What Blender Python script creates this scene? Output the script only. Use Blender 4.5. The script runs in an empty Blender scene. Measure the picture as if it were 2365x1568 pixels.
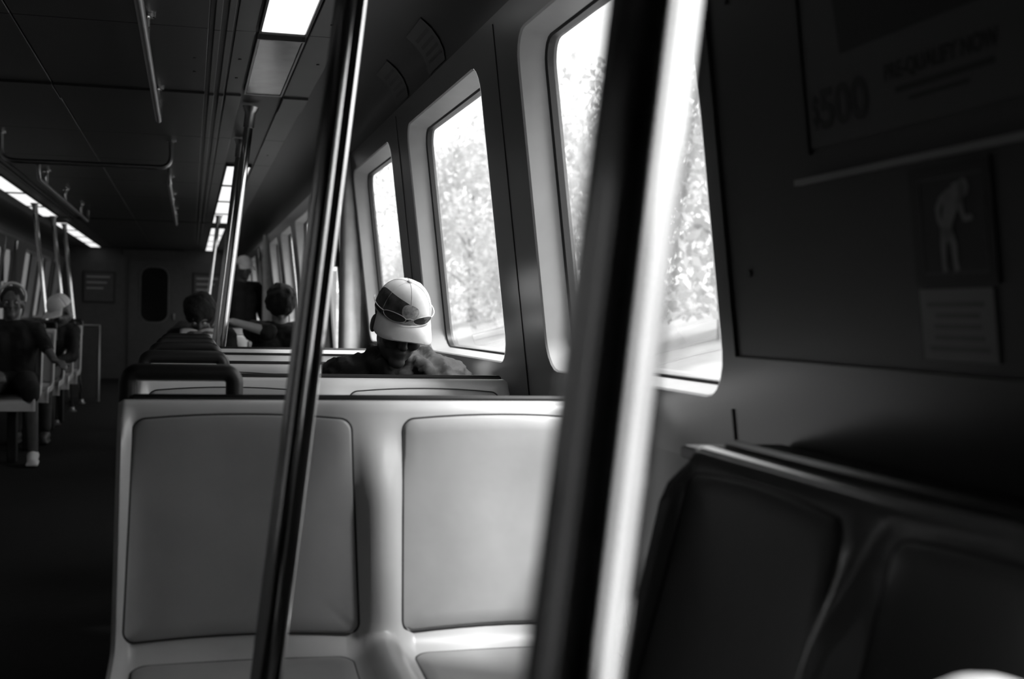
import bpy, math, random
from mathutils import Vector, Matrix

# ------------------------------------------------------------------ camera, sky, exposure
SC = bpy.context.scene
COL = SC.collection
EYE = Vector((0.0, 0.0, 1.10))
CAMROT = ((0.9685393492631337, -0.016022634455324564, -0.24834412437997525),
          (-0.24797349940278277, 0.022042088835802914, -0.9685160246034613),
          (0.020992201477778496, 0.999628641798976, 0.017375441641890307))
# the columns of CAMROT are the camera's right / up / back axes in the car's frame (+Y runs along the car)
cam = bpy.data.cameras.new('camera'); cam_o = bpy.data.objects.new('camera', cam); COL.objects.link(cam_o)
mw = Matrix(CAMROT).to_4x4(); mw.translation = EYE
cam_o.matrix_world = mw
cam.sensor_fit = 'HORIZONTAL'; cam.sensor_width = 36.0; cam.lens = 36.0 * 2900.0 / 2365.0
cam.clip_start = 0.02; cam.clip_end = 400
cam.dof.use_dof = True; cam.dof.focus_distance = 3.72; cam.dof.aperture_fstop = 4.0; cam.dof.aperture_blades = 0
SC.camera = cam_o

world = bpy.data.worlds.new('sky'); SC.world = world; world.use_nodes = True
bg = world.node_tree.nodes['Background']
bg.inputs['Color'].default_value = (1, 1, 1, 1); bg.inputs['Strength'].default_value = 3.9
sun_d = bpy.data.lights.new('hazy_sun', 'SUN'); sun_d.energy = 19.0; sun_d.angle = math.radians(14)
sun = bpy.data.objects.new('hazy_sun', sun_d); COL.objects.link(sun)
sun.rotation_euler = Vector((-1.0, 0.68, -1.85)).to_track_quat('-Z', 'Y').to_euler()
SC.view_settings.view_transform = 'Standard'; SC.view_settings.look = 'None'
SC.view_settings.exposure = -0.3; SC.view_settings.gamma = 1.0; SC.view_settings.use_curve_mapping = False

rnd = random.Random(7)
CXC = -0.58                      # centre line of the car
def mirx(x): return 2 * CXC - x

# ------------------------------------------------------------------ materials
MATS = {}
def mat(name, g, rough=0.5, metal=0.0, var=0.12, scale=12.0, bump=0.0, emit=0.0, spec=0.5, bscale=60.0):
    if name in MATS: return MATS[name]
    mt = bpy.data.materials.new(name); mt.use_nodes = True; MATS[name] = mt
    nt = mt.node_tree; b = nt.nodes['Principled BSDF']
    b.inputs['Roughness'].default_value = rough; b.inputs['Metallic'].default_value = metal
    b.inputs['Specular IOR Level'].default_value = spec
    tc = nt.nodes.new('ShaderNodeTexCoord')
    no = nt.nodes.new('ShaderNodeTexNoise'); no.inputs['Scale'].default_value = scale; no.inputs['Detail'].default_value = 4
    nt.links.new(tc.outputs['Object'], no.inputs['Vector'])
    mr = nt.nodes.new('ShaderNodeMapRange')
    mr.inputs['From Min'].default_value = 0.3; mr.inputs['From Max'].default_value = 0.7
    mr.inputs['To Min'].default_value = g * (1 - var); mr.inputs['To Max'].default_value = g * (1 + var)
    nt.links.new(no.outputs['Fac'], mr.inputs['Value'])
    nt.links.new(mr.outputs['Result'], b.inputs['Base Color'])
    if bump:
        n2 = nt.nodes.new('ShaderNodeTexNoise'); n2.inputs['Scale'].default_value = bscale
        nt.links.new(tc.outputs['Object'], n2.inputs['Vector'])
        bp = nt.nodes.new('ShaderNodeBump'); bp.inputs['Strength'].default_value = bump; bp.inputs['Distance'].default_value = 0.004
        nt.links.new(n2.outputs['Fac'], bp.inputs['Height']); nt.links.new(bp.outputs['Normal'], b.inputs['Normal'])
    if emit:
        b.inputs['Emission Color'].default_value = (1, 1, 1, 1); b.inputs['Emission Strength'].default_value = emit
    return mt

M_SHELL = mat('seat_shell_plastic', 0.56, 0.32, var=0.05)
M_PAD = mat('seat_pad_vinyl', 0.37, 0.42, var=0.10, scale=6, bump=0.05)
M_SHELL_SHADED = mat('shaded_seat_shell_plastic', 0.16, 0.16, var=0.05)  # copy of the seat plastic, darkened to carry the side bench's shade
M_PAD_SHADED = mat('shaded_seat_pad_vinyl', 0.07, 0.42, var=0.10, scale=6, bump=0.05)  # pad vinyl with the same bench's shade put into its colour
M_PIPE = mat('seat_seam_rubber', 0.03, 0.6)
M_BLACK = mat('black_rubber', 0.012, 0.45)
M_STEEL = mat('stainless_steel', 0.75, 0.11, 1.0, var=0.03, scale=40)
M_RAIL = mat('dull_steel', 0.35, 0.35, 1.0, var=0.05, scale=40)
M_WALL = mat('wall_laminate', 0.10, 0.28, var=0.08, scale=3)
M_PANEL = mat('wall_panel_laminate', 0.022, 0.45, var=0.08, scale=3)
M_REVEAL = mat('window_reveal_moulding', 0.30, 0.45, var=0.05)
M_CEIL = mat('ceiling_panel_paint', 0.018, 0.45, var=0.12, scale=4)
M_CEIL_LIT = mat('lamplit_ceiling_paint', 0.045, 0.40, var=0.12, scale=4)  # lighter than the centre panels: lamp spill put into the colour
M_CEILB = mat('ceiling_backing', 0.05, 0.6)
M_LAMPOFF = mat('unlit_diffuser', 0.26, 0.18, var=0.18, scale=7, bump=0.3, bscale=5)
M_LAMP = mat('lit_diffuser', 0.8, 0.5, var=0.02, emit=1.25)
M_FLOOR = mat('floor_sheet', 0.005, 0.85, var=0.3, scale=30, spec=0.15)
M_END = mat('end_wall_paint', 0.05, 0.5)
M_POSTER = mat('poster_paper', 0.065, 0.5, var=0.05)
M_DARKPRINT = mat('dark_print', 0.012, 0.6)
M_FIG = mat('pictogram_print', 0.25, 0.5, var=0.03)
M_NOTICE = mat('notice_paper', 0.26, 0.5, var=0.05)
M_SKIN = mat('skin', 0.10, 0.45, var=0.15, scale=20)
M_SKIN2 = mat('skin_warm', 0.26, 0.45, var=0.12, scale=20)
M_JACKET = mat('dark_jacket_cloth', 0.013, 0.75, var=0.5, scale=14, bump=0.6, bscale=25)
M_BLACKCLOTH = mat('black_cloth', 0.010, 0.9, var=0.3)
M_GREYCLOTH = mat('grey_cloth', 0.06, 0.85, var=0.25)
M_HAIR = mat('black_hair', 0.008, 0.8, var=0.3, bump=0.8, bscale=120)
M_CAP = mat('pale_cap_cloth', 0.66, 0.8, var=0.08, scale=30)
M_CAPDARK = mat('cap_dark_patch', 0.06, 0.8, var=0.6, scale=40)
M_LENS = mat('sunglass_lens', 0.08, 0.08, var=0.05)
M_WHITE = mat('white_cloth', 0.7, 0.8, var=0.08)
M_SHOE = mat('shoe_leather', 0.05, 0.5)
M_BARK = mat('bark', 0.10, 0.9, var=0.3)
M_GRASS = mat('grass_bank', 0.22, 0.95, var=0.25, scale=0.9, bump=0.5, bscale=4)
M_BALLAST = mat('ballast', 0.25, 0.95, var=0.3, scale=5)
M_SKYBLOCK = mat('dark_blocking_wall', 0.006, 0.9, var=0.3, scale=1)

def leaf_mat():
    mt = bpy.data.materials.new('leaf'); mt.use_nodes = True; nt = mt.node_tree
    b = nt.nodes['Principled BSDF']; out = nt.nodes['Material Output']
    b.inputs['Roughness'].default_value = 0.45
    oi = nt.nodes.new('ShaderNodeTexNoise'); oi.inputs['Scale'].default_value = 2.0
    tc = nt.nodes.new('ShaderNodeTexCoord'); nt.links.new(tc.outputs['Object'], oi.inputs['Vector'])
    mr = nt.nodes.new('ShaderNodeMapRange'); mr.inputs['To Min'].default_value = 0.38; mr.inputs['To Max'].default_value = 0.62
    nt.links.new(oi.outputs['Fac'], mr.inputs['Value']); nt.links.new(mr.outputs['Result'], b.inputs['Base Color'])
    tr = nt.nodes.new('ShaderNodeBsdfTranslucent'); tr.inputs['Color'].default_value = (0.58, 0.58, 0.58, 1)
    mx = nt.nodes.new('ShaderNodeMixShader'); mx.inputs['Fac'].default_value = 0.45
    nt.links.new(b.outputs[0], mx.inputs[1]); nt.links.new(tr.outputs[0], mx.inputs[2]); nt.links.new(mx.outputs[0], out.inputs[0])
    return mt
M_LEAF = leaf_mat()

def glass_mat():
    mt = bpy.data.materials.new('dusty_window_glass'); mt.use_nodes = True; nt = mt.node_tree
    for n in list(nt.nodes):
        if n.type != 'OUTPUT_MATERIAL': nt.nodes.remove(n)
    out = nt.nodes['Material Output']
    tp = nt.nodes.new('ShaderNodeBsdfTransparent'); tp.inputs['Color'].default_value = (0.94, 0.94, 0.94, 1)
    gl = nt.nodes.new('ShaderNodeBsdfGlossy'); gl.inputs['Roughness'].default_value = 0.03
    tl = nt.nodes.new('ShaderNodeBsdfTranslucent'); tl.inputs['Color'].default_value = (0.9, 0.9, 0.9, 1)
    lw = nt.nodes.new('ShaderNodeFresnel'); lw.inputs['IOR'].default_value = 1.25
    tc = nt.nodes.new('ShaderNodeTexCoord'); no = nt.nodes.new('ShaderNodeTexNoise'); no.inputs['Scale'].default_value = 9
    nt.links.new(tc.outputs['Object'], no.inputs['Vector'])
    mr = nt.nodes.new('ShaderNodeMapRange'); mr.inputs['To Min'].default_value = 0.06; mr.inputs['To Max'].default_value = 0.13
    nt.links.new(no.outputs['Fac'], mr.inputs['Value'])
    m1 = nt.nodes.new('ShaderNodeMixShader'); nt.links.new(mr.outputs['Result'], m1.inputs['Fac'])
    nt.links.new(tp.outputs[0], m1.inputs[1]); nt.links.new(tl.outputs[0], m1.inputs[2])
    m2 = nt.nodes.new('ShaderNodeMixShader')
    mu = nt.nodes.new('ShaderNodeMath'); mu.operation = 'MULTIPLY'; mu.inputs[1].default_value = 0.35
    nt.links.new(lw.outputs[0], mu.inputs[0]); nt.links.new(mu.outputs[0], m2.inputs['Fac'])
    nt.links.new(m1.outputs[0], m2.inputs[1]); nt.links.new(gl.outputs[0], m2.inputs[2])
    nt.links.new(m2.outputs[0], out.inputs[0])
    return mt
M_GLASS = glass_mat()

# ------------------------------------------------------------------ mesh helpers
class MB:
    def __init__(s): s.v = []; s.f = []
    def add(s, verts, faces):
        o = len(s.v); s.v += [tuple(p) for p in verts]; s.f += [tuple(i + o for i in f) for f in faces]; return s
    def box(s, x0, x1, y0, y1, z0, z1, bev=0.0):
        b = min(bev, (x1-x0)*.45, (y1-y0)*.45, (z1-z0)*.45)
        if b <= 0:
            return s.add([(x0,y0,z0),(x1,y0,z0),(x1,y1,z0),(x0,y1,z0),(x0,y0,z1),(x1,y0,z1),(x1,y1,z1),(x0,y1,z1)],
                         [(0,3,2,1),(4,5,6,7),(0,1,5,4),(1,2,6,5),(2,3,7,6),(3,0,4,7)])
        lv = [(z0,b),(z0+b,0),(z1-b,0),(z1,b)]; vs = []
        for z, q in lv:
            c = b
            xa, xb, ya, yb = x0+q, x1-q, y0+q, y1-q
            vs += [(xa+c,ya,z),(xb-c,ya,z),(xb,ya+c,z),(xb,yb-c,z),(xb-c,yb,z),(xa+c,yb,z),(xa,yb-c,z),(xa,ya+c,z)]
        fs = [tuple(range(7,-1,-1)), tuple(range(24,32))]
        for k in range(3):
            for i in range(8):
                j = (i+1) % 8; fs.append((k*8+i, k*8+j, k*8+8+j, k*8+8+i))
        return s.add(vs, fs)
    def tube(s, pts, r, n=10, cap=True, closed=False):
        pts = [Vector(p) for p in pts]; N = len(pts)
        rr = r if isinstance(r, (list, tuple)) else [r]*N
        vs = []; ref = None
        for i, p in enumerate(pts):
            if closed: t = (pts[(i+1) % N] - pts[i-1]).normalized()
            else: t = (pts[min(i+1, N-1)] - pts[max(i-1, 0)]).normalized()
            if ref is None:
                ref = Vector((0,0,1)) if abs(t.z) < .9 else Vector((1,0,0))
            a = (ref - t*ref.dot(t)).normalized(); ref = a; b = t.cross(a)
            for k in range(n):
                w = 2*math.pi*k/n; vs.append(p + a*(math.cos(w)*rr[i]) + b*(math.sin(w)*rr[i]))
        fs = []
        for i in range(N if closed else N-1):
            for k in range(n):
                i2 = (i+1) % N; fs.append((i*n+k, i*n+(k+1) % n, i2*n+(k+1) % n, i2*n+k))
        if cap and not closed:
            fs.append(tuple(range(n-1,-1,-1))); fs.append(tuple(range((N-1)*n, N*n)))
        return s.add(vs, fs)
    def ell(s, c, r, rot=None, n=16, m_=10):
        c = Vector(c); vs = []; fs = []
        for i in range(m_+1):
            th = math.pi*i/m_
            for k in range(n):
                ph = 2*math.pi*k/n
                p = Vector((r[0]*math.sin(th)*math.cos(ph), r[1]*math.sin(th)*math.sin(ph), r[2]*math.cos(th)))
                if i in (0, m_): p = Vector((0, 0, r[2]*math.cos(th)))
                if rot is not None: p = rot @ p
                vs.append(c + p)
        # merge poles
        base = len(s.v); idx = {}; out = []
        for i in range(m_+1):
            for k in range(n):
                if i == 0: key = 'a'
                elif i == m_: key = 'b'
                else: key = (i, k)
                if key not in idx: idx[key] = len(out); out.append(vs[i*n+k])
        def g(i, k): return idx['a'] if i == 0 else idx['b'] if i == m_ else idx[(i, k % n)]
        for i in range(m_):
            for k in range(n):
                q = [g(i,k), g(i+1,k), g(i+1,k+1), g(i,k+1)]
                u = []
                for a in q:
                    if a not in u: u.append(a)
                fs.append(tuple(u))
        return s.add(out, fs)
    def cone(s, p0, r0, p1, r1, n=14):
        p0, p1 = Vector(p0), Vector(p1); d = p1-p0; L = d.length
        if L < 1e-6: return s.ell(p0, (r0,)*3)
        t = d/L; pts = []; rs = []
        for a in (80, 60, 40, 20, 0):
            w = math.radians(a); pts.append(p0 - t*(r0*math.sin(w))); rs.append(r0*math.cos(w))
        for a in (0, 20, 40, 60, 80):
            w = math.radians(a); pts.append(p1 + t*(r1*math.sin(w))); rs.append(r1*math.cos(w))
        return s.tube(pts, rs, n)
    def grid(s, P, closeu=False):
        nu, nv = len(P), len(P[0]); vs = [p for row in P for p in row]
        return s.add(vs, [(i*nv+j, i*nv+j+1, (i+1)*nv+j+1, (i+1)*nv+j) for i in range(nu-1) for j in range(nv-1)])
    def build(s, name, m_, parent=None, smooth=True, angle=40, loc=None):
        me = bpy.data.meshes.new(name); me.from_pydata([tuple(p) for p in s.v], [], s.f); me.update()
        if m_: me.materials.append(m_)
        if smooth:
            me.polygons.foreach_set('use_smooth', [True]*len(me.polygons)); me.set_sharp_from_angle(angle=math.radians(angle))
        o = bpy.data.objects.new(name, me); COL.objects.link(o)
        if parent is not None: o.parent = parent
        if loc is not None: o.location = loc
        return o

def tag(o, label=None, cat=None, group=None, kind=None):
    if label: o['label'] = label
    if cat: o['category'] = cat
    if group: o['group'] = group
    if kind: o['kind'] = kind
    return o
def empty(name, loc=(0,0,0), rz=0.0):
    o = bpy.data.objects.new(name, None); o.empty_display_size = 0.1; COL.objects.link(o); o.location = loc; o.rotation_euler = (0,0,rz); return o
def copy_tree(o, parent=None):
    c = o.copy(); COL.objects.link(c); c.parent = parent
    for k, v in o.items():
        if k in ('label','category','group','kind'): c[k] = v
    for ch in list(o.children): copy_tree(ch, c)
    return c

# ------------------------------------------------------------------ the shell of the car
Z_CEIL = 2.08; Z_COVE = 1.90; LEAN = 0.124; Z_LOW = 0.85
Y_BACK, Y_END = -4.2, 20.9
def wx(z): return 0.875 - LEAN*(z - 1.012) if z >= Z_LOW else 0.875 - LEAN*(Z_LOW - 1.012)
def side_x(side, x): return x if side > 0 else mirx(x)

WINS = [(1.965,3.06), (3.475,4.70), (5.10,6.31), (8.75,9.95), (10.35,11.55), (12.0,13.2), (16.2,17.4), (17.8,19.0), (19.35,20.4)]
DOORS = [(-0.72,0.72), (6.75,8.25), (13.9,15.4)]
WZ0, WZ1 = 0.968, 1.815

def rloop(y0, y1, z0, z1, r, k=5):
    pts = []
    for cy, cz, a0 in ((y1-r, z0+r, -90), (y1-r, z1-r, 0), (y0+r, z1-r, 90), (y0+r, z0+r, 180)):
        for i in range(k+1):
            a = math.radians(a0 + 90*i/k); pts.append((cy + r*math.cos(a), cz + r*math.sin(a)))
    return pts
def bay(mb, y0, y1, z0, z1, loop, fx, k=5):
    oc = [(y1,z0),(y1,z1),(y0,z1),(y0,z0)]
    vs = [(fx(z), y, z) for y, z in loop] + [(fx(z), y, z) for y, z in oc]
    n = len(loop); fs = []
    for c in range(4):
        for i in range(k): fs.append((n+c, c*(k+1)+i, c*(k+1)+i+1))
        fs.append((c*(k+1)+k, n+c, n+(c+1) % 4, ((c+1) % 4)*(k+1)))
    mb.add(vs, fs)
def ring(mb, la, fa, lb, fb):
    n = len(la); vs = [(fa(z), y, z) for y, z in la] + [(fb(z), y, z) for y, z in lb]
    mb.add(vs, [(i, (i+1) % n, n+(i+1) % n, n+i) for i in range(n)])

floor = MB().box(-2.25, 1.09, Y_BACK, Y_END, -0.06, 0.0).build('floor', M_FLOOR); tag(floor, 'dark floor of the train carriage', kind='structure')

wall_objs = {}
wn = 0
for side, nm in ((1, 'right'), (-1, 'left')):
    mb = MB(); fx = lambda z, s=side: side_x(s, wx(z))
    spans = sorted([(a, b, 'w') for a, b in WINS] + [(a, b, 'd') for a, b in DOORS])
    yc = Y_BACK
    edges = []
    for i, (a, b, t) in enumerate(spans):
        if t == 'd':
            if a > yc: edges.append((yc, a, None))
            yc = b
        else:
            nxt = spans[i+1] if i+1 < len(spans) else (Y_END, Y_END, 'd')
            if nxt[2] == 'w': e = (b + nxt[0])/2
            else: e = min(b + 0.17, nxt[0])
            s0 = a - 0.17 if i == 0 or spans[i-1][2] == 'd' else yc
            s0 = max(s0, yc)
            if s0 > yc: edges.append((yc, s0, None))
            edges.append((s0, e, (a, b))); yc = e
    if yc < Y_END: edges.append((yc, Y_END, None))
    for y0, y1, w in edges:
        xl = fx(0.3)
        mb.add([(xl,y0,0),(xl,y1,0),(fx(Z_LOW),y1,Z_LOW),(fx(Z_LOW),y0,Z_LOW)], [(0,1,2,3)])
        if w is None:
            mb.add([(fx(Z_LOW),y0,Z_LOW),(fx(Z_LOW),y1,Z_LOW),(fx(Z_COVE),y1,Z_COVE),(fx(Z_COVE),y0,Z_COVE)], [(0,1,2,3)])
        else:
            bay(mb, y0, y1, Z_LOW, Z_COVE, rloop(w[0], w[1], WZ0, WZ1, 0.085), fx)
    for a, b in DOORS:    # header over each doorway
        mb.add([(fx(1.86),a,1.86),(fx(1.86),b,1.86),(fx(Z_COVE),b,Z_COVE),(fx(Z_COVE),a,Z_COVE)], [(0,1,2,3)])
    w_o = mb.build('wall_'+nm, M_WALL, smooth=False); wall_objs[side] = w_o
    tag(w_o, 'grey laminate side wall along the ' + nm + ' of the carriage', kind='structure')
    # windows
    for a, b in WINS:
        wn += 1
        L0 = rloop(a, b, WZ0, WZ1, 0.085); L1 = rloop(a+.004, b-.004, WZ0+.004, WZ1-.004, 0.08)
        L2 = rloop(a+.014, b-.014, WZ0+.016, WZ1-.016, 0.072); L3 = rloop(a+.024, b-.024, WZ0+.022, WZ1-.022, 0.065)
        off = lambda d, s=side: (lambda z: side_x(s, wx(z) + d))
        rv = MB(); ring(rv, L0, off(-.001), L1, off(0.004)); ring(rv, L1, off(.004), L2, off(.066))
        wo = rv.build('window_%d' % wn, M_REVEAL, angle=35)
        near = {1.965:'nearest to the camera', 3.475:'beside the man in the cap', 5.10:'third along, behind the man in the cap'}
        lab = ('right-hand window ' + near[a]) if side > 0 and a in near else '%s-hand side window, number %d counted along the car' % (nm, WINS.index((a,b))+1)
        tag(wo, lab, kind='structure')
        g = MB(); ring(g, L2, off(.066), L3, off(.070)); ring(g, L3, off(.070), L3, off(.094)); g.build('gasket', M_BLACK, wo)
        p = MB(); fz = off(.086); L4 = rloop(a+.02, b-.02, WZ0+.018, WZ1-.018, 0.066)
        p.add([(fz(z), y, z) for y, z in L4], [tuple(range(len(L4)))]); p.build('pane', M_GLASS, wo, smooth=False)
    # doors
    for di, (a, b) in enumerate(DOORS):
        dr = empty('door_%d' % (di + 1 + (0 if side > 0 else 3)))
        tag(dr, 'pair of sliding carriage doors on the %s, doorway %d along the car' % (nm, di+1), kind='structure')
        md = (a+b)/2
        for y0, y1 in ((a, md-.006), (md+.006, b)):
            lm = MB(); fo = lambda z, s=side: side_x(s, wx(z) + 0.03)
            lm.add([(fo(.3),y0,0),(fo(.3),y1,0),(fo(.45),y1,.45),(fo(.45),y0,.45)], [(0,1,2,3)])
            lp = rloop(y0+.09, y1-.09, .55, 1.74, 0.07)
            bay(lm, y0, y1, .45, 1.90, lp, fo)
            fo2 = lambda z, s=side: side_x(s, wx(z) + 0.05)
            ring(lm, lp, fo, lp, fo2)
            lf = lm.build('leaf', M_WALL, dr, smooth=False)
            pm = MB(); pm.add([(fo2(z)-0.008*side, y, z) for y, z in lp], [tuple(range(len(lp)))]); pm.build('pane', M_GLASS, lf, smooth=False)
        js = MB()
        for yy in (a, b):
            q = sorted((side_x(side, wx(1.0)-.004), side_x(side, wx(1.0)+.06)))
            for z0, z1 in ((0,.85),(.85,1.38),(1.38,1.90)):
                xa, xb = sorted((side_x(side, wx((z0+z1)/2)-.012), side_x(side, wx((z0+z1)/2)+.06)))
                js.box(xa, xb, yy-.012, yy+.012, z0, z1)
        js.build('jamb', M_WALL, dr, smooth=False)
        sm = MB()
        for z0, z1 in ((0,.85),(.85,1.38),(1.38,1.90)):
            xa, xb = sorted((side_x(side, wx((z0+z1)/2)+.02), side_x(side, wx((z0+z1)/2)+.045)))
            sm.box(xa, xb, md-.012, md+.012, z0, z1)
        sm.build('rubber_edge', M_BLACK, dr, smooth=False)

# end walls
def end_wall(nm, y, sgn, lab):
    o = MB().box(-2.25, 1.09, min(y, y+.06*sgn), max(y, y+.06*sgn), 0, 2.25).build(nm, M_END, smooth=False)
    return tag(o, lab, kind='structure')
we = end_wall('wall_end', Y_END, 1, 'pale end wall of the carriage with a narrow door')
end_wall('wall_back', Y_BACK, -1, 'end wall behind the camera')

# ceiling: backing with coves on both sides, panels as pieces under it
cb = MB(); prof = []
for i in range(9):
    t = i/8; a = math.radians(90*t)
    prof.append((wx(Z_COVE) - 0.30*(1-math.cos(a)), Z_COVE + (Z_CEIL+.012-Z_COVE)*math.sin(a)))
full = prof + [(mirx(x), z) for x, z in reversed(prof)]
cb.grid([[(x, Y_BACK, z), (x, Y_END, z)] for x, z in full])
ceiling = cb.build('ceiling', M_CEIL, angle=30); tag(ceiling, 'dim panelled carriage ceiling with curved coves', kind='structure')
rf = MB().box(-2.3, 1.15, Y_BACK, Y_END, 2.16, 2.22).build('roof', M_CEILB, smooth=False); tag(rf, 'roof above the carriage ceiling', kind='structure')

SEGS = [-4.1,-2.6,-1.1,0.4,1.7,3.0,4.50,5.80,6.20,7.30,8.57,9.95,11.40,12.85,14.25,15.05,16.5,17.95,19.4,20.85]
def box_piece(nm, x0, x1, y0, y1, z0, z1, m_, par, bev=.002):
    return MB().box(x0, x1, y0, y1, z0, z1, bev).build(nm, m_, par, angle=30)
for y0, y1 in zip(SEGS[:-1], SEGS[1:]):
    dz = 0.0 if (y0, y1) not in ((5.80,6.20),(14.25,15.05)) else -0.010
    for xa, xb in ((-1.20,-.60), (-.594,.045)):
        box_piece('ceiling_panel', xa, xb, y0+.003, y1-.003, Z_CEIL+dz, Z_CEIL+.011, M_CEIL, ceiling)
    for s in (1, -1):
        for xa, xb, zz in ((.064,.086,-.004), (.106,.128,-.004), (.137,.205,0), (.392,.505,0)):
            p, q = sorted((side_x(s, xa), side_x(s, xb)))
            box_piece('ceiling_strip' if zz else 'ceiling_panel', p, q, y0+.003, y1-.003, Z_CEIL+zz+dz, Z_CEIL+.011, M_CEIL_LIT, ceiling)
for s in (1, -1):
    p, q = sorted((side_x(s, .047), side_x(s, .136)))
    box_piece('air_slot', p, q, Y_BACK+.01, Y_END-.01, Z_CEIL+.009, Z_CEIL+.0115, M_BLACK, ceiling)
for x, y in ((.0,5.034),(.0,5.32),(.45,7.99),(.47,5.0),(.17,5.0),(.17,5.4),(.45,4.3)):
    MB().tube([(x,y,Z_CEIL+.001),(x,y,Z_CEIL-.003)], .006, 8).build('screw', M_BLACK, ceiling)

# ceiling lamps
ORD = ['first','second','third','fourth','fifth','sixth','seventh','eighth','ninth','tenth','eleventh','twelfth','thirteenth','fourteenth']
LAMPS = [(-3.9,-2.55,1),(-2.5,-1.15,1),(-.9,.35,1),(.4,1.65,1),(1.72,3.0,1),(3.05,4.47,1),(4.56,5.74,0),(8.60,9.92,1),(9.99,11.37,1),(11.44,12.82,1),(12.89,14.2,1),(15.1,16.46,1),(16.54,17.92,1),(17.98,19.36,1),(19.44,20.8,1)]
for s in (1, -1):
    k = 0
    for y0, y1, lit in LAMPS:
        if y1 < (5.8 if s < 0 else 3.02): lit = 0
        x0, x1 = sorted((side_x(s, .214), side_x(s, .382)))
        t = empty('ceiling_lamp', ((x0+x1)/2, (y0+y1)/2, Z_CEIL))
        hx, hy = (x1-x0)/2, (y1-y0)/2
        fm = MB()
        for q in ((-hx,-hx+.008,-hy,hy),(hx-.008,hx,-hy,hy),(-hx+.008,hx-.008,-hy,-hy+.012),(-hx+.008,hx-.008,hy-.012,hy)):
            fm.box(*q, -.012, .011, .001)
        fm.build('frame', M_RAIL if not lit else M_CEIL, t, angle=30)
        MB().box(-hx+.009, hx-.009, -hy+.013, hy-.013, -.007, .010, .002).build('diffuser', M_LAMP if lit else M_LAMPOFF, t, angle=30)
        sd = 'right' if s > 0 else 'left'
        if lit:
            tag(t, '%s lit strip lamp in the %s-hand ceiling row, counted from the rear of the car' % (ORD[k], sd), 'ceiling lamp', 'lit ceiling strip lamps'); k += 1
        elif s > 0 and y0 > 4: tag(t, 'unlit dull lamp panel just beyond the brightest ceiling lamp', 'ceiling lamp')
        else: tag(t, 'unlit lamp panel in the %s-hand ceiling row, %s from the rear' % (sd, ORD[[l[0] for l in LAMPS].index(y0)]), 'ceiling lamp')

# post beside the doorway, standing out from the wall beyond the third window
def jamb_post(name, side, yc, lab):
    mb = MB()
    for z0, z1 in ((0.0, 0.85), (0.85, 1.92)):
        rows = []
        for z in (z0, z1):
            xo = wx(z) + .01; xi = 0.735 if side else 0
            base = [(xo, yc-.02), (xi+.10, yc-.045), (xi+.05, yc-.055), (xi+.02, yc-.05), (xi+.005, yc-.035), (xi, yc-.015), (xi, yc+.05), (xo, yc+.06)]
            rows.append([(side_x(side, x), y, z) for x, y in base])
        mb.grid(rows)
    o = mb.build(name, mat('door_post_moulding', .58, .45), angle=60); return tag(o, lab, kind='structure')
jamb_post('trim_1', 1, 6.40, 'pale rounded post between the third right-hand window and the doorway')
jamb_post('trim_2', 1, 13.55, 'pale post before the second doorway on the right')
jamb_post('trim_3', -1, 6.50, 'pale post before the doorway on the left')
jamb_post('trim_4', -1, 13.55, 'pale post before the second doorway on the left')

# framed panel on the near part of the right wall
def wp(y, z, d=0.0):                       # a point on the right wall, d towards the cabin
    n = Vector((-1, 0, -LEAN)).normalized(); return Vector((wx(z), y, z)) + n*d
def wall_slab(mb, y0, y1, z0, z1, d0, d1):
    a = [wp(y, z, d0) for y, z in ((y0,z0),(y1,z0),(y1,z1),(y0,z1))]; b = [wp(y, z, d1) for y, z in ((y0,z0),(y1,z0),(y1,z1),(y0,z1))]
    mb.add(a+b, [(0,3,2,1),(4,5,6,7),(0,1,5,4),(1,2,6,5),(2,3,7,6),(3,0,4,7)]); return mb
WR = wall_objs[1]
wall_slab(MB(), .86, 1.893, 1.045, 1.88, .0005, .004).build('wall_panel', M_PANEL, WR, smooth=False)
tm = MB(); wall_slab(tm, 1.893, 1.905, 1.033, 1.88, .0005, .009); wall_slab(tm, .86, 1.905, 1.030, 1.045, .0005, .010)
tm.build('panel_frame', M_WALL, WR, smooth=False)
wall_slab(MB(), 1.938, 1.944, .86, .955, .0002, .003).build('seam_strip', M_BLACK, WR, smooth=False)
for y, z in ((1.82, 1.178), (1.82, 1.60), (1.0,1.178)):
    MB().tube([wp(y, z, .003), wp(y, z, .007)], .006, 10).build('screw', M_BLACK, WR)
for y in (3.27, 4.90):
    wall_slab(MB(), y-.002, y+.002, .87, 1.88, .0002, .002).build('panel_joint', M_PANEL, WR, smooth=False)

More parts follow.
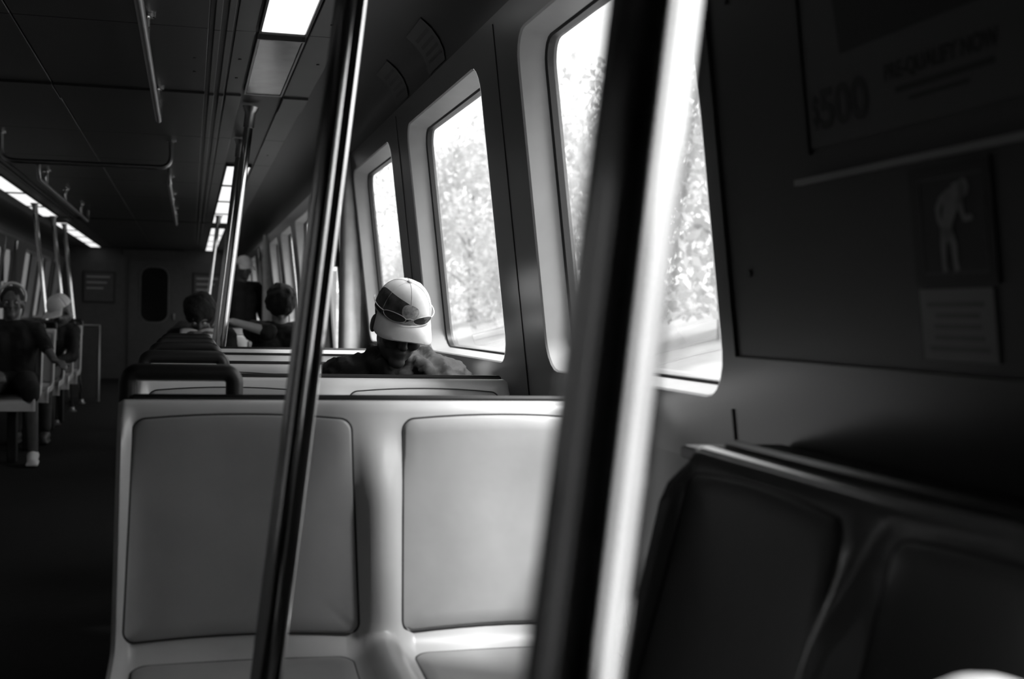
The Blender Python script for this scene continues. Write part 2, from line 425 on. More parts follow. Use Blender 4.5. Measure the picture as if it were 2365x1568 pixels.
# ------------------------------------------------------------------ signs on the near wall
TXT = Matrix(((0, -LEAN/math.sqrt(1+LEAN**2), -1/math.sqrt(1+LEAN**2)), (-1, 0, 0), (0, 1/math.sqrt(1+LEAN**2), -LEAN/math.sqrt(1+LEAN**2))))
def text(s, y, z, d, h, width, parent, m_, bold=.0, name='lettering'):
    cu = bpy.data.curves.new(name, 'FONT'); cu.body = s; cu.size = 1.0; cu.extrude = 0.004; cu.offset = bold; cu.materials.append(m_)
    tmp = bpy.data.objects.new(name, cu); COL.objects.link(tmp)
    bpy.context.view_layer.update()
    dep = bpy.context.evaluated_depsgraph_get(); me = bpy.data.meshes.new_from_object(tmp.evaluated_get(dep)); me.name = name
    bpy.data.objects.remove(tmp)
    xs = [v.co.x for v in me.vertices]; ys = [v.co.y for v in me.vertices]
    x0, x1, y1 = min(xs), max(xs), max(ys); yb = 0.0 if min(ys) > -.2 else 0.0
    sx = width/(x1-x0); sy = h/(y1-yb)
    for v in me.vertices:
        q = TXT @ Vector(((v.co.x-x0)*sx, (v.co.y-yb)*sy, v.co.z*.05))
        v.co = wp(y, z, d) + q
    o = bpy.data.objects.new(name, me); COL.objects.link(o); o.parent = parent
    return o
ad = empty('advertising_poster', (0,0,0)); tag(ad, 'advertising poster with large 500 and a dark picture on the near right wall', 'poster')
wall_slab(MB(), .90, 1.585, 1.342, 1.80, .0045, .0065).build('sheet', M_POSTER, ad, smooth=False)
pc = MB(); a = [wp(y, z, .007) for y, z in ((1.487,1.453),(.95,1.453),(.95,1.78),(1.525,1.78))]; pc.add(a, [(0,1,2,3)]); pc.build('picture', M_DARKPRINT, ad, smooth=False)
wall_slab(MB(), 1.588, 1.596, 1.335, 1.80, .0045, .009).build('edge_strip', M_BLACK, ad, smooth=False)
text('$', 1.570, 1.372, .0070, .040, .016, ad, M_DARKPRINT, .01)
text('500', 1.551, 1.366, .0070, .052, .124, ad, M_DARKPRINT, .03)
text('PRE-QUALIFY NOW', 1.385, 1.400, .0070, .020, .225, ad, M_DARKPRINT, .02)
for y0, y1, z, h in ((1.17,1.363,1.382,.0075),(1.215,1.335,1.3695,.005)):
    wall_slab(MB(), y0, y1, z, z+h, .0066, .0072).build('small_print', M_DARKPRINT, ad, smooth=False)
hl = wall_slab(MB(), .95, 1.625, 1.296, 1.304, .004, .016).build('poster_ledge', M_REVEAL, smooth=False); tag(hl, 'thin pale ledge strip under the advertising poster', 'ledge')
ps = empty('priority_sign'); tag(ps, 'dark sign with a pale stooping walking figure on the near wall', 'sign')
wall_slab(MB(), 1.193, 1.352, 1.149, 1.288, .0045, .007).build('plate', M_DARKPRINT, ps, smooth=False)
bm_ = MB()
for q in ((1.205,1.2075,1.162,1.274),(1.330,1.3325,1.162,1.274),(1.205,1.3325,1.162,1.1645),(1.205,1.3325,1.2715,1.274)): wall_slab(bm_, *q, .007, .0075)
bm_.build('border_line', mat('border_grey', .05), ps, smooth=False)
# figure traced as joined limbs in the sign's own plane: u to the right, v up (metres from lower left)
def signpt(u, v, d=.0078): return wp(1.332-u, 1.162+v, d)
fig = MB()
def limb(pts, ws):
    L = []; Rr = []
    for i, (u, v) in enumerate(pts):
        a = pts[max(i-1,0)]; b = pts[min(i+1, len(pts)-1)]; dx, dy = b[0]-a[0], b[1]-a[1]; l = math.hypot(dx, dy)
        nx, ny = -dy/l*ws[i]/2, dx/l*ws[i]/2; L.append((u+nx, v+ny)); Rr.append((u-nx, v-ny))
    vs = [signpt(*p) for p in L] + [signpt(*p) for p in Rr]; n = len(L)
    fig.add(vs, [(i, i+1, n+i+1, n+i) for i in range(n-1)])
limb([(.090,.099),(.078,.092),(.062,.077),(.054,.060),(.050,.045)], [.012,.026,.027,.020,.019])      # torso, stooped
fig.add([signpt(.089+.0105*math.cos(t*.5236), .096+.0105*math.sin(t*.5236)) for t in range(12)], [tuple(range(12))])
limb([(.064,.092),(.045,.085),(.037,.076),(.038,.064),(.046,.050)], [.012,.010,.009,.008,.007])       # arm bent to the back
limb([(.080,.086),(.083,.071),(.088,.061),(.097,.062),(.103,.062)], [.010,.009,.008,.008,.005])       # forward arm
limb([(.048,.050),(.043,.032),(.042,.010),(.044,.003)], [.016,.010,.008,.009])
limb([(.054,.050),(.064,.034),(.065,.012),(.067,.003)], [.016,.012,.009,.010])
fig.build('figure', M_FIG, ps, smooth=False)
nt_ = empty('notice'); tag(nt_, 'pale printed notice below the stooping figure sign', 'notice')
wall_slab(MB(), 1.204, 1.348, 1.061, 1.145, .0045, .0065).build('sheet', M_NOTICE, nt_, smooth=False)
for i, (a, b) in enumerate(((1.222,1.334),(1.232,1.318),(1.23,1.322),(1.226,1.322),(1.218,1.334))):
    z = 1.127 - i*.0130
    wall_slab(MB(), a, b, z-.0028, z+.0028, .0066, .0071).build('text_line', mat('faded_print', .12), nt_, smooth=False)

# small advertising cards on the cove
def cove_pt(y, t, d=.004):
    a = math.radians(90*t); x = wx(Z_COVE) - 0.30*(1-math.cos(a)); z = Z_COVE + (Z_CEIL+.012-Z_COVE)*math.sin(a)
    tx, tz = -0.30*math.sin(a), (Z_CEIL+.012-Z_COVE)*math.cos(a); l = math.hypot(tx, tz)
    return Vector((x - tz/l*d, y, z + tx/l*d))
for yc, lab in ((4.03, 'faint advertising card on the cove above the second window'), (4.72, 'faint advertising card on the cove before the third window')):
    c = empty('advertising_card'); tag(c, lab, 'card', 'cards on the cove')
    mb = MB(); mb.grid([[cove_pt(y, t) for t in (.02,.12,.24,.36,.48)] for y in (yc-.14, yc+.14)]); mb.build('sheet', mat('card_paper', .06, .5), c)
    mb = MB()
    for t in (.12,.2,.28,.36): mb.grid([[cove_pt(y, t, .0055), cove_pt(y, t+.035, .0055)] for y in (yc-.11, yc+.09)])
    mb.build('print', mat('faint_print', .03), c, smooth=False)

# ------------------------------------------------------------------ end of the carriage
ed = empty('door_7', (-.56, Y_END, 0)); tag(ed, 'narrow end door with a tall rounded dark window', kind='structure')
def rr_plate(mb, x0, x1, z0, z1, r, y0, y1, k=6):
    L = rloop(x0, x1, z0, z1, r, k); n = len(L)
    mb.add([(a, y0, b) for a, b in L] + [(a, y1, b) for a, b in L], [tuple(range(n)), tuple(range(2*n-1, n-1, -1))] + [(i, (i+1) % n, n+(i+1) % n, n+i) for i in range(n)]); return mb
rr_plate(MB(), -.40, .40, .0, 1.90, .06, -.03, .0).build('leaf', M_END, ed)
rr_plate(MB(), -.225, .225, .895, 1.80, .16, -.04, -.028).build('window_frame', mat('door_rim', .10), ed)
rr_plate(MB(), -.205, .205, .915, 1.78, .145, -.045, -.036).build('pane', mat('dark_glass', .01, .08), ed)
MB().box(.29, .32, -.06, -.03, .95, 1.05, .004).build('handle', M_RAIL, ed)
hd = MB().box(-1.05, -.10, Y_END-.05, Y_END, 1.96, 2.06, .004).build('destination_box', M_END, smooth=False); tag(hd, 'pale header box above the end door', 'sign box')
for x0, x1, z0, z1, lab in ((-1.657,-1.162,1.198,1.697,'dark framed poster on the end wall left of the door'), (.024,.50,1.25,1.712,'dark framed poster with pale lines right of the end door')):
    e = empty('framed_poster', ((x0+x1)/2, Y_END, z0)); tag(e, lab, 'poster'); w = (x1-x0)/2; h = z1-z0
    MB().box(-w, w, -.02, 0, 0, h, .004).build('frame', M_BLACK, e)
    MB().box(-w+.03, w-.03, -.023, -.018, .03, h-.03).build('sheet', mat('poster_dark', .05), e, smooth=False)
    for i in range(3):
        MB().box(-w+.06, w-.08-.05*i, -.026, -.022, h-.10-.09*i, h-.075-.09*i).build('text_line', M_NOTICE, e, smooth=False)

# ------------------------------------------------------------------ poles
def lean_x(x0, z): return x0 + .106*(z - 1.10)
def pole(x0, y, lab, s=1, r=.0215, ztop=Z_CEIL-.004):
    t = empty('grab_pole', (side_x(s, lean_x(x0, 0)), y, 0)); tag(t, lab, 'grab pole', 'slanted steel grab poles')
    k = .106*s; P = lambda z: (k*z, 0, z)
    MB().tube([P(.012), P(ztop-.010)], r, 28).build('shaft', M_STEEL, t)
    MB().tube([P(0), P(.012), P(.018), P(.05)], [.045, .045, r+.008, r+.004], 20).build('floor_socket', M_RAIL, t)
    MB().tube([P(ztop-.10), P(ztop-.03), P(ztop-.015), P(ztop)], [r+.003, r+.004, r+.012, .04], 20).build('ceiling_socket', M_RAIL, t)
    return t
pole(.1940, .56, 'thick blurred steel pole closest to the camera', r=.0234)
pole(.1670, 1.80, 'steel pole standing in front of the nearest pale bench', r=.0230)
pole(.160, 6.12, 'slanted steel pole rising behind the black handles, beside the dim reader')
pole(.160, 7.31, 'slanted pole just behind another one in the first doorway ahead')
pole(.16, 13.1, 'steel pole near the person standing far down the car')
pole(.16, 12.46, 'slanted far pole above the man in the pale cap on the left', s=-1)
pole(.16, 14.1, 'thin far pole second from the left wall side', s=-1)
pole(.16, 15.3, 'thin far pole on the left nearest the end wall poster', s=-1)

# overhead rails
def hang_rail(lab, pts, brackets, r=.014):
    t = empty('overhead_rail', (pts[0][0], pts[0][1], Z_CEIL)); tag(t, lab, 'handrail', 'overhead handrails'); o = Vector(t.location)
    # round the corners
    P = [Vector(p) for p in pts]; out = [P[0]]
    for i in range(1, len(P)-1):
        a = (P[i-1]-P[i]).normalized(); b = (P[i+1]-P[i]).normalized(); q = .07
        for k in range(7):
            u = k/6; out.append((P[i]+a*q)*(1-u)**2 + P[i]*2*u*(1-u) + (P[i]+b*q)*u**2)
    out.append(P[-1])
    MB().tube([p-o for p in out], r, 12).build('bar', M_RAIL, t)
    for x, y, z in brackets:
        MB().tube([Vector((x,y,Z_CEIL-.001))-o, Vector((x,y,Z_CEIL-.012))-o, Vector((x,y,Z_CEIL-.013))-o, Vector((x,y,z))-o], [.028,.028,.010,.010], 12).build('bracket', M_STEEL, t)
ZR = 1.97
hang_rail('long overhead rail along the aisle above the right seats', [(-.155,-.5,Z_CEIL-.002),(-.155,-.5,ZR),(-.155,6.05,ZR),(-.155,6.05,Z_CEIL-.002)], [(-.155,y,ZR) for y in (1.0,2.8,4.35,5.75)])
hang_rail('long overhead rail along the aisle above the left seats', [(mirx(-.155),-.5,Z_CEIL-.002),(mirx(-.155),-.5,ZR),(mirx(-.155),6.05,ZR),(mirx(-.155),6.05,Z_CEIL-.002)], [(mirx(-.155),y,ZR) for y in (1.0,2.8,4.35,5.75)])
hang_rail('crosswise overhead rail with bent ends in the first doorway area', [(-.122,7.51,Z_CEIL-.002),(-.122,7.51,1.92),(mirx(-.122),7.51,1.92),(mirx(-.122),7.51,Z_CEIL-.002)], [(-.122,7.51,2.03),(mirx(-.122),7.51,2.03)])
for s, sd in ((1,'right'),(-1,'left')):
    x = side_x(s, -.155)
    hang_rail('far overhead rail beyond the crosswise rail, on the %s of the aisle' % sd, [(x,9.0,Z_CEIL-.002),(x,9.0,ZR),(x,13.2,ZR),(x,13.2,Z_CEIL-.002)], [(x,y,ZR) for y in (9.5,10.9,12.4)])

# ------------------------------------------------------------------ bench seats
W2 = .475
PROF = [(.040,.915),(.034,.928),(.022,.934),(.008,.933),(-.002,.926),(-.008,.912),(-.016,.88),(-.04,.775),(-.065,.66),(-.088,.555),(-.096,.522),(-.106,.500),(-.124,.486),(-.15,.479),(-.25,.470),(-.36,.468),(-.45,.470),(-.485,.462),(-.505,.444),(-.512,.415),(-.514,.38)]
ARC = [0.0]
for a, b in zip(PROF[:-1], PROF[1:]): ARC.append(ARC[-1] + math.hypot(b[0]-a[0], b[1]-a[1]))
def prof_at(t):
    t = max(0, min(ARC[-1]-1e-6, t))
    for i in range(len(ARC)-1):
        if t <= ARC[i+1]:
            u = (t-ARC[i])/(ARC[i+1]-ARC[i]); return PROF[i][0]+(PROF[i+1][0]-PROF[i][0])*u, PROF[i][1]+(PROF[i+1][1]-PROF[i][1])*u
def prof_n(t):
    a = prof_at(t-.012); b = prof_at(t+.012); dy, dz = b[0]-a[0], b[1]-a[1]; l = math.hypot(dy, dz); return dz/l, -dy/l   # points to the sitter
def sst(a, b, x):
    u = max(0, min(1, (x-a)/(b-a))); return u*u*(3-2*u)
T_LIP = ARC[5]; T_J = ARC[11]
def relief(x, t):
    fade = sst(T_LIP-.005, T_LIP+.17, t)
    fadef = 1 - sst(ARC[-1]-.10, ARC[-1]-.02, t)
    ridge = .037*(1-sst(.008, .058, abs(x)))*fade
    rim = .030*sst(W2-.032, W2-.008, abs(x))*sst(T_LIP-.01, T_LIP+.05, t)
    xc = .25; b = -.012*(1-min(1, ((abs(x)-xc)/.23)**2))*fade
    return (ridge + rim + b)*fadef
def surf(x, t, off=0.0):
    y, z = prof_at(t); ny, nz = prof_n(t); h = relief(x, t) + off
    taper = 1.0 - .0*(t)
    return Vector((x, y + ny*h, z + nz*h))
def shell_mesh():
    mb = MB(); xs = sorted(set([round(-W2 + 2*W2*i/44, 4) for i in range(45)] + [-.062,-.034,-.006,.006,.034,.062,-W2+.032,-W2+.026,-W2+.02,-W2+.014,-W2+.008,W2-.032,W2-.026,W2-.02,W2-.014,W2-.008]))
    ts = [ARC[i] for i in range(7)] + [ARC[6] + (ARC[-1]-ARC[6])*i/34 for i in range(1, 35)]
    # round the two upper corners by pulling the outline in
    def fx(x, t): 
        c = .028; u = max(0, c - t)/c; lim = W2 - c*(1-math.sqrt(max(0, 1-u*u)))
        return x*lim/W2
    F = [[surf(fx(x, t), t) if abs(x) < W2-1e-6 else surf(fx(x,t), t, -.006) for x in xs] for t in ts]
    B = [[surf(fx(x, t), t, -.024-relief(fx(x,t), t)*.6) for x in xs] for t in ts]
    nt, nx = len(ts), len(xs)
    vs = [p for r_ in F for p in r_] + [p for r_ in B for p in r_]; o = nt*nx; fs = []
    for i in range(nt-1):
        for j in range(nx-1):
            fs.append((i*nx+j, (i+1)*nx+j, (i+1)*nx+j+1, i*nx+j+1)); fs.append((o+i*nx+j, o+i*nx+j+1, o+(i+1)*nx+j+1, o+(i+1)*nx+j))
    for i in range(nt-1):
        fs.append((i*nx, o+i*nx, o+(i+1)*nx, (i+1)*nx)); fs.append((i*nx+nx-1, (i+1)*nx+nx-1, o+(i+1)*nx+nx-1, o+i*nx+nx-1))
    for j in range(nx-1):
        fs.append((j, j+1, o+j+1, o+j)); q = (nt-1)*nx; fs.append((q+j, o+q+j, o+q+j+1, q+j+1))
    return mb.add(vs, fs)
def pad_loop(s, t0, t1, xa0, xb0, xa1, xb1, r=.028, k=6, n=8, bow=.010):
    # outline in (x,t); rounded corners; edges bowed a little; s mirrors it
    pts = []
    def mapp(u, v):                                # u across 0..1, v 0 top..1 bottom
        xa = xa0+(xa1-xa0)*v; xb = xb0+(xb1-xb0)*v; t = t0+(t1-t0)*v
        t -= bow*(1-(2*u-1)**2)
        return (s*(xa+(xb-xa)*u), t)
    wu = r/(xb0-xa0); wv = r/(t1-t0)
    cs = [((1-wu, wv), -90), ((1-wu, 1-wv), 0), ((wu, 1-wv), 90), ((wu, wv), 180)]
    for ci, ((cu, cv), a0) in enumerate(cs):
        for i in range(k+1):
            a = math.radians(a0+90*i/k); pts.append((cu+wu*math.cos(a), cv+wv*math.sin(a)))
        nu, a1 = cs[(ci+1) % 4]; a = math.radians(a1); e = (nu[0]+wu*math.cos(a), nu[1]+wv*math.sin(a)); st = pts[-1]
        for i in range(1, n): pts.append((st[0]+(e[0]-st[0])*i/n, st[1]+(e[1]-st[1])*i/n))
    return [mapp(u, v) for u, v in pts]
def pad_mesh(loop, crown=.006):
    cx = sum(p[0] for p in loop)/len(loop); ct = sum(p[1] for p in loop)/len(loop); mb = MB(); n = len(loop); vs = []; fs = []
    rings = [(1.0,-.003),(.992,.003),(.97,crown),(.85,crown),(.65,crown),(.42,crown),(.2,crown)]
    for sc, off in rings:
        for x, t in loop: vs.append(surf(cx+(x-cx)*sc, ct+(t-ct)*sc, off))
    for i in range(len(rings)-1):
        for j in range(n): fs.append((i*n+j, i*n+(j+1) % n, (i+1)*n+(j+1) % n, (i+1)*n+j))
    vs.append(surf(cx, ct, crown)); c = len(vs)-1; q = (len(rings)-1)*n
    for j in range(n): fs.append((q+j, q+(j+1) % n, c))
    return mb.add(vs, fs)
def make_bench(handle=True):
    root = empty('bench_seat')
    shell_mesh().build('shell', M_SHELL, root, angle=50)
    for s in (-1, 1):
        lb = pad_loop(s, T_LIP+.013, T_J-.012, .050, .447, .040, .456, r=.020)
        p = pad_mesh(lb).build('back_pad', M_PAD, root, angle=50)
        MB().tube([surf(x, t, .0012) for x, t in lb], .0022, 6, closed=True).build('seam', M_PIPE, p)
        lc = pad_loop(s, T_J+.038, ARC[16], .055, .440, .060, .435, bow=.016)
        p = pad_mesh(lc).build('seat_pad', M_PAD, root, angle=50)
        MB().tube([surf(x, t, .0012) for x, t in lc], .0022, 6, closed=True).build('seam', M_PIPE, p)
    # black capping behind the top lip
    MB().box(-W2+.02, W2-.01, .034, .052, .86, .943, .005).build('top_trim', M_BLACK, root, angle=30)
    MB().box(-W2+.02, W2-.02, .005, .045, .50, .87, .008).build('back_support', M_BLACK, root, angle=30)
    fr = MB(); fr.box(-W2+.03, W2-.03, -.46, -.08, .395, .44, .006)
    for x in (-.30, .30): fr.box(x-.03, x+.03, -.32, -.20, 0, .40, .006)
    fr.build('pedestal', M_BLACK, root, angle=30)
    if handle:
        x0, x1 = -.462, -.266; zt = .983; r = .0165; pts = [(x0,.062,.84),(x0,.062,zt-.05)]
        for i in range(6): a = math.radians(90*i/5); pts.append((x0+.020-.020*math.cos(a), .062, zt-.020+.020*math.sin(a)))
        for i in range(6): a = math.radians(90-90*i/5); pts.append((x1-.020+.020*math.cos(a), .062, zt-.020+.020*math.sin(a)))
        pts += [(x1,.062,zt-.05),(x1,.062,.84)]
        MB().tube(pts, r, 12).build('handle', M_BLACK, root)
    return root
BX = .35
bench = make_bench(); bench.location = (BX, 2.40, 0)
tag(bench, 'pale bench seat facing the camera, nearest row, with two large back pads', 'bench seat', 'pale double bench seats')
def bench_at(x, y, lab, rz=0.0, flip=False):
    o = copy_tree(bench); o.location = (x, y, 0); o.rotation_euler = (0, 0, rz); o['label'] = lab
    if flip: o.scale = (-1, 1, 1)
    return o
bench_at(BX, 3.25, 'pale bench seat directly in front of the man in the cap')
bench_at(BX, 4.08, 'pale bench seat the man in the cap sits on')
bench_at(BX, 4.92, 'pale bench seat right behind the man in the cap')
bench_at(BX, 5.75, 'pale bench seat, last row before the first doorway ahead')
for i, y in enumerate((9.15, 10.0, 10.85, 11.7, 12.55)):
    bench_at(BX, y, ['bench seat holding the reader and the person in black', 'bench seat just behind the dim reader beyond the doorway', 'far right bench seat, third row past the first doorway', 'far right bench seat, fourth row past the first doorway', 'far right bench seat, fifth row past the first doorway'][i])
for i, y in enumerate((9.76, 10.60, 11.44, 12.28, 13.12)):
    bench_at(mirx(BX), y, ['left bench seat under the person with bare knees', 'left bench seat with its pale edge just right of the seated person', 'left bench seat under the passenger in the pale cap', 'left bench seat behind the passenger in the pale cap', 'farthest left bench seat before the second doorway'][i], flip=True)
side_bench = bench_at(.660, 1.10, 'shaded sideways bench seat along the near right wall', rz=math.radians(-90))
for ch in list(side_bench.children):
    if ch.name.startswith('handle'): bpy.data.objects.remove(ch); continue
    dk = {'seat_shell_plastic': M_SHELL_SHADED, 'seat_pad_vinyl': M_PAD_SHADED}.get(ch.data.materials[0].name)
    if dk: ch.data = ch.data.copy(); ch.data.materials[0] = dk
lg = MB().box(.715, wx(.92)-.004, .62, 1.76, .895, .915, .004).build('wall_ledge', M_BLACK, wall_objs[1], angle=30)

# low partition beyond the left seats
pt = empty('low_partition', (-1.50, 15.6, 0)); tag(pt, 'low dark partition panel far down the left side, before the end wall', 'partition')
MB().box(-.46, .46, -.012, .012, .05, .88, .003).build('sheet', M_END, pt, angle=30)
fm = MB(); fm.tube([(-.46,0,0),(-.46,0,.9),(.46,0,.9),(.46,0,0)], .018, 8); fm.build('frame', M_RAIL, pt)

# ------------------------------------------------------------------ people
def rotm(pitch=0, roll=0, yaw=0):
    return Matrix.Rotation(math.radians(yaw), 3, 'Z') @ Matrix.Rotation(math.radians(roll), 3, 'Y') @ Matrix.Rotation(math.radians(pitch), 3, 'X')
def remesh(o, vox, smooth=4):
    md = o.modifiers.new('fuse', 'REMESH'); md.mode = 'VOXEL'; md.voxel_size = vox; md.use_smooth_shade = True
    if smooth:
        sm = o.modifiers.new('soften', 'SMOOTH'); sm.factor = .5; sm.iterations = smooth
def hand_caps(mb, wrist, d, nrm, s=1.0, thumb=1, curl=25):
    d = Vector(d).normalized(); nrm = Vector(nrm); nrm = (nrm - d*nrm.dot(d)).normalized(); sd = d.cross(nrm)
    w = Vector(wrist); q = lambda a, b, c: w + (d*a + sd*b + nrm*c)*s
    for b in (-.026, -.009, .009, .026): mb.cone(q(.012, b*.8, 0), .014*s, q(.085, b, 0), .0115*s, 8)
    for b, L in ((-.028,.060), (-.0095,.074), (.0095,.079), (.028,.070)):
        p = q(.085, b, 0); ang = 0; dd = d
        for k, f in enumerate((.45, .32, .23)):
            ang += curl; a = math.radians(ang); dd = d*math.cos(a) + nrm*math.sin(a)
            p2 = p + dd*(L*f*s); mb.cone(p, (.0092-.001*k)*s, p2, (.0084-.001*k)*s, 8); p = p2
    t0 = q(.025, .03*thumb, .004); t1 = q(.062, .058*thumb, .018); t2 = q(.09, .064*thumb, .030)
    mb.cone(t0, .0125*s, t1, .0105*s, 8); mb.cone(t1, .0105*s, t2, .0085*s, 8)
def head_shapes(mb, c, Rm, s=1.0):
    P = lambda x, y, z: Vector(c) + Rm @ (Vector((x, y, z))*s)
    E_ = lambda x, y, z, a, b, d: mb.ell(P(x, y, z), (a*s, b*s, d*s), Rm)
    E_(0,.012,.030, .074,.092,.090); E_(0,-.020,-.045, .056,.064,.066)
    E_(0,-.092,-.006, .013,.018,.026); E_(0,-.102,-.022, .015,.014,.012)
    E_(0,-.076,.030, .056,.016,.012)
    for q in (-1, 1):
        E_(q*.036,-.064,-.022, .024,.022,.022); E_(q*.076,.012,-.008, .011,.021,.031)
    E_(0,-.080,-.048, .024,.012,.006); E_(0,-.078,-.058, .022,.012,.007); E_(0,-.072,-.086, .026,.022,.020)
def person(name_label, base, yaw, J, skin, top, legs, shoe, hair=None, vox=.010, head_pitch=0, head_roll=0, head_yaw=0, hands=True, eyes=True, curl=25, bulk=1.0):
    root = empty('person', base, math.radians(yaw)); tag(root, name_label, 'person')
    V = {k: Vector(v) for k, v in J.items()}
    Rm = rotm(head_pitch, head_roll, head_yaw); hc = V['head']
    def torso(mb, e, low=True):
        for q in (-1, 1):
            a = Vector((q*.065, 0, 0))
            mb.cone(V['pelvis']+a, .105+e, V['waist']+a*.9, .098+e); mb.cone(V['waist']+a*.9, .098+e, V['chest']+a*1.15, .105+e)
            mb.cone(V['chest']+a*1.15, .100+e, V['neck']+Vector((q*.05, .0, -.06)), .055+e)
        for s_ in ('l', 'r'): mb.cone(V['neck']+Vector((0,0,-.05)), .06+e, V['sh_'+s_], .055+e)
    def arms(mb, e, end=1.0):
        for s_ in ('l', 'r'):
            mb.cone(V['sh_'+s_], .055+e, V['el_'+s_], .040+e)
            w = V['el_'+s_] + (V['wr_'+s_]-V['el_'+s_])*end
            mb.cone(V['el_'+s_], .040+e, w, .027+e)
    def leg(mb, e, end=1.0):
        for s_ in ('l', 'r'):
            mb.cone(V['hip_'+s_], .085+e, V['kn_'+s_], .058+e); a = V['kn_'+s_]+(V['an_'+s_]-V['kn_'+s_])*end; mb.cone(V['kn_'+s_], .055+e, a, .055+e-(.015)*end)
    body = MB(); torso(body, -.012); arms(body, -.002); leg(body, -.004)
    head_shapes(body, hc, Rm); body.cone(hc + Rm @ Vector((0,.025,-.05)), .056, V['neck']+Vector((0,.01,-.02)), .060)
    if hands:
        for s_, th in (('l',1),('r',-1)):
            d = V['wr_'+s_]-V['el_'+s_]
            if ('hd_'+s_) in V: d = V['hd_'+s_]
            hand_caps(body, V['wr_'+s_], d, V.get('hn_'+s_, Vector((0,0,-1))), 1.0, th, curl)
    bo = body.build('body', skin, root); remesh(bo, vox, 2)
    tp = MB(); torso(tp, .010*bulk); arms(tp, .008*bulk, J.get('_sl', (.96,0,0))[0])
    tp.tube([V['neck']+Vector((.062*math.cos(a), .062*math.sin(a)+.01, -.022+.010*math.sin(a))) for a in [i*.3927 for i in range(16)]], .017, 8, closed=True)
    if '_co' in J:                                   # turned-up collar and open lapels
        for q in (-1, 1):
            tp.cone(V['neck']+Vector((q*.03,.075,.015)), .022, V['neck']+Vector((q*.082,.02,.005)), .022); tp.cone(V['neck']+Vector((q*.082,.02,.005)), .022, V['neck']+Vector((q*.06,-.085,-.05)), .024)
            tp.cone(V['neck']+Vector((q*.06,-.085,-.05)), .026, V['chest']+Vector((q*.05,-.12,.02)), .020)
    to = tp.build('jacket', top, root); remesh(to, max(.010, vox), 3)
    dm = to.modifiers.new('folds', 'DISPLACE'); dm.texture = FOLDS; dm.texture_coords = 'LOCAL'; dm.strength = .055 if '_co' in J else .018; dm.mid_level = .5
    lg_ = MB(); leg(lg_, .008, J.get('_tr', (.93,0,0))[0]); lg_.cone(V['hip_l'], .10, V['hip_r'], .10); lo = lg_.build('trousers', legs, root); remesh(lo, .012, 3)
    for s_ in ('l', 'r'):
        sh = MB(); a = V['an_'+s_]; f = V.get('ft_'+s_, Vector((0,-1,0)))
        sh.cone(a+Vector((0,.02,-.035)), .042, a+f*.07+Vector((0,0,-.045)), .040); sh.cone(a+f*.07+Vector((0,0,-.045)), .040, a+f*.16+Vector((0,0,-.058)), .030)
        sh.box(a.x-.043+min(0,f.x*.1), a.x+.043+max(0,f.x*.1), a.y-.19, a.y+.065, a.z-.092, a.z-.075, .006)
        so = sh.build('shoe', shoe, root); remesh(so, .010, 2)
    if eyes:
        for q in (-1, 1):
            e = MB(); e.ell(hc + Rm @ Vector((q*.031,-.080,.008)), (.0115,.0105,.009), Rm); e.build('eye', mat('eye_white', .4, .2), root)
    if hair:
        h = MB(); hair(h, hc, Rm); ho = h.build('hair', M_HAIR, root); remesh(ho, .010, 1); dh = ho.modifiers.new('tufts', 'DISPLACE'); dh.texture = FOLDS; dh.texture_coords = 'LOCAL'; dh.strength = .03 if hair is not short_hair else .008; dh.mid_level = .5
    return root, hc, Rm
FOLDS = bpy.data.textures.new('cloth_folds', 'CLOUDS'); FOLDS.noise_scale = .05; FOLDS.noise_depth = 2
def seated(lean=0.0, head=(0,-.06,1.14), seat=.48, **kw):
    J = dict(pelvis=(0,0,seat+.10), waist=(0,-.02-lean*.3,seat+.22), chest=(0,-.03-lean*.8,seat+.36), neck=(0,-.03-lean,seat+.52), head=head,
             sh_l=(.165,-.03-lean*.9,seat+.455), sh_r=(-.165,-.03-lean*.9,seat+.455), el_l=(.235,-.10-lean,seat+.22), el_r=(-.235,-.10-lean,seat+.22),
             wr_l=(.10,-.28-lean,seat+.17), wr_r=(-.10,-.28-lean,seat+.17), hip_l=(.09,-.05,seat+.09), hip_r=(-.09,-.05,seat+.09),
             kn_l=(.11,-.44,seat+.06), kn_r=(-.11,-.44,seat+.06), an_l=(.11,-.42,.10), an_r=(-.11,-.42,.10))
    J.update(kw); return J
def short_hair(h, c, Rm):
    h.ell(Vector(c)+Rm @ Vector((0,.022,.042)), (.082,.094,.088), Rm)
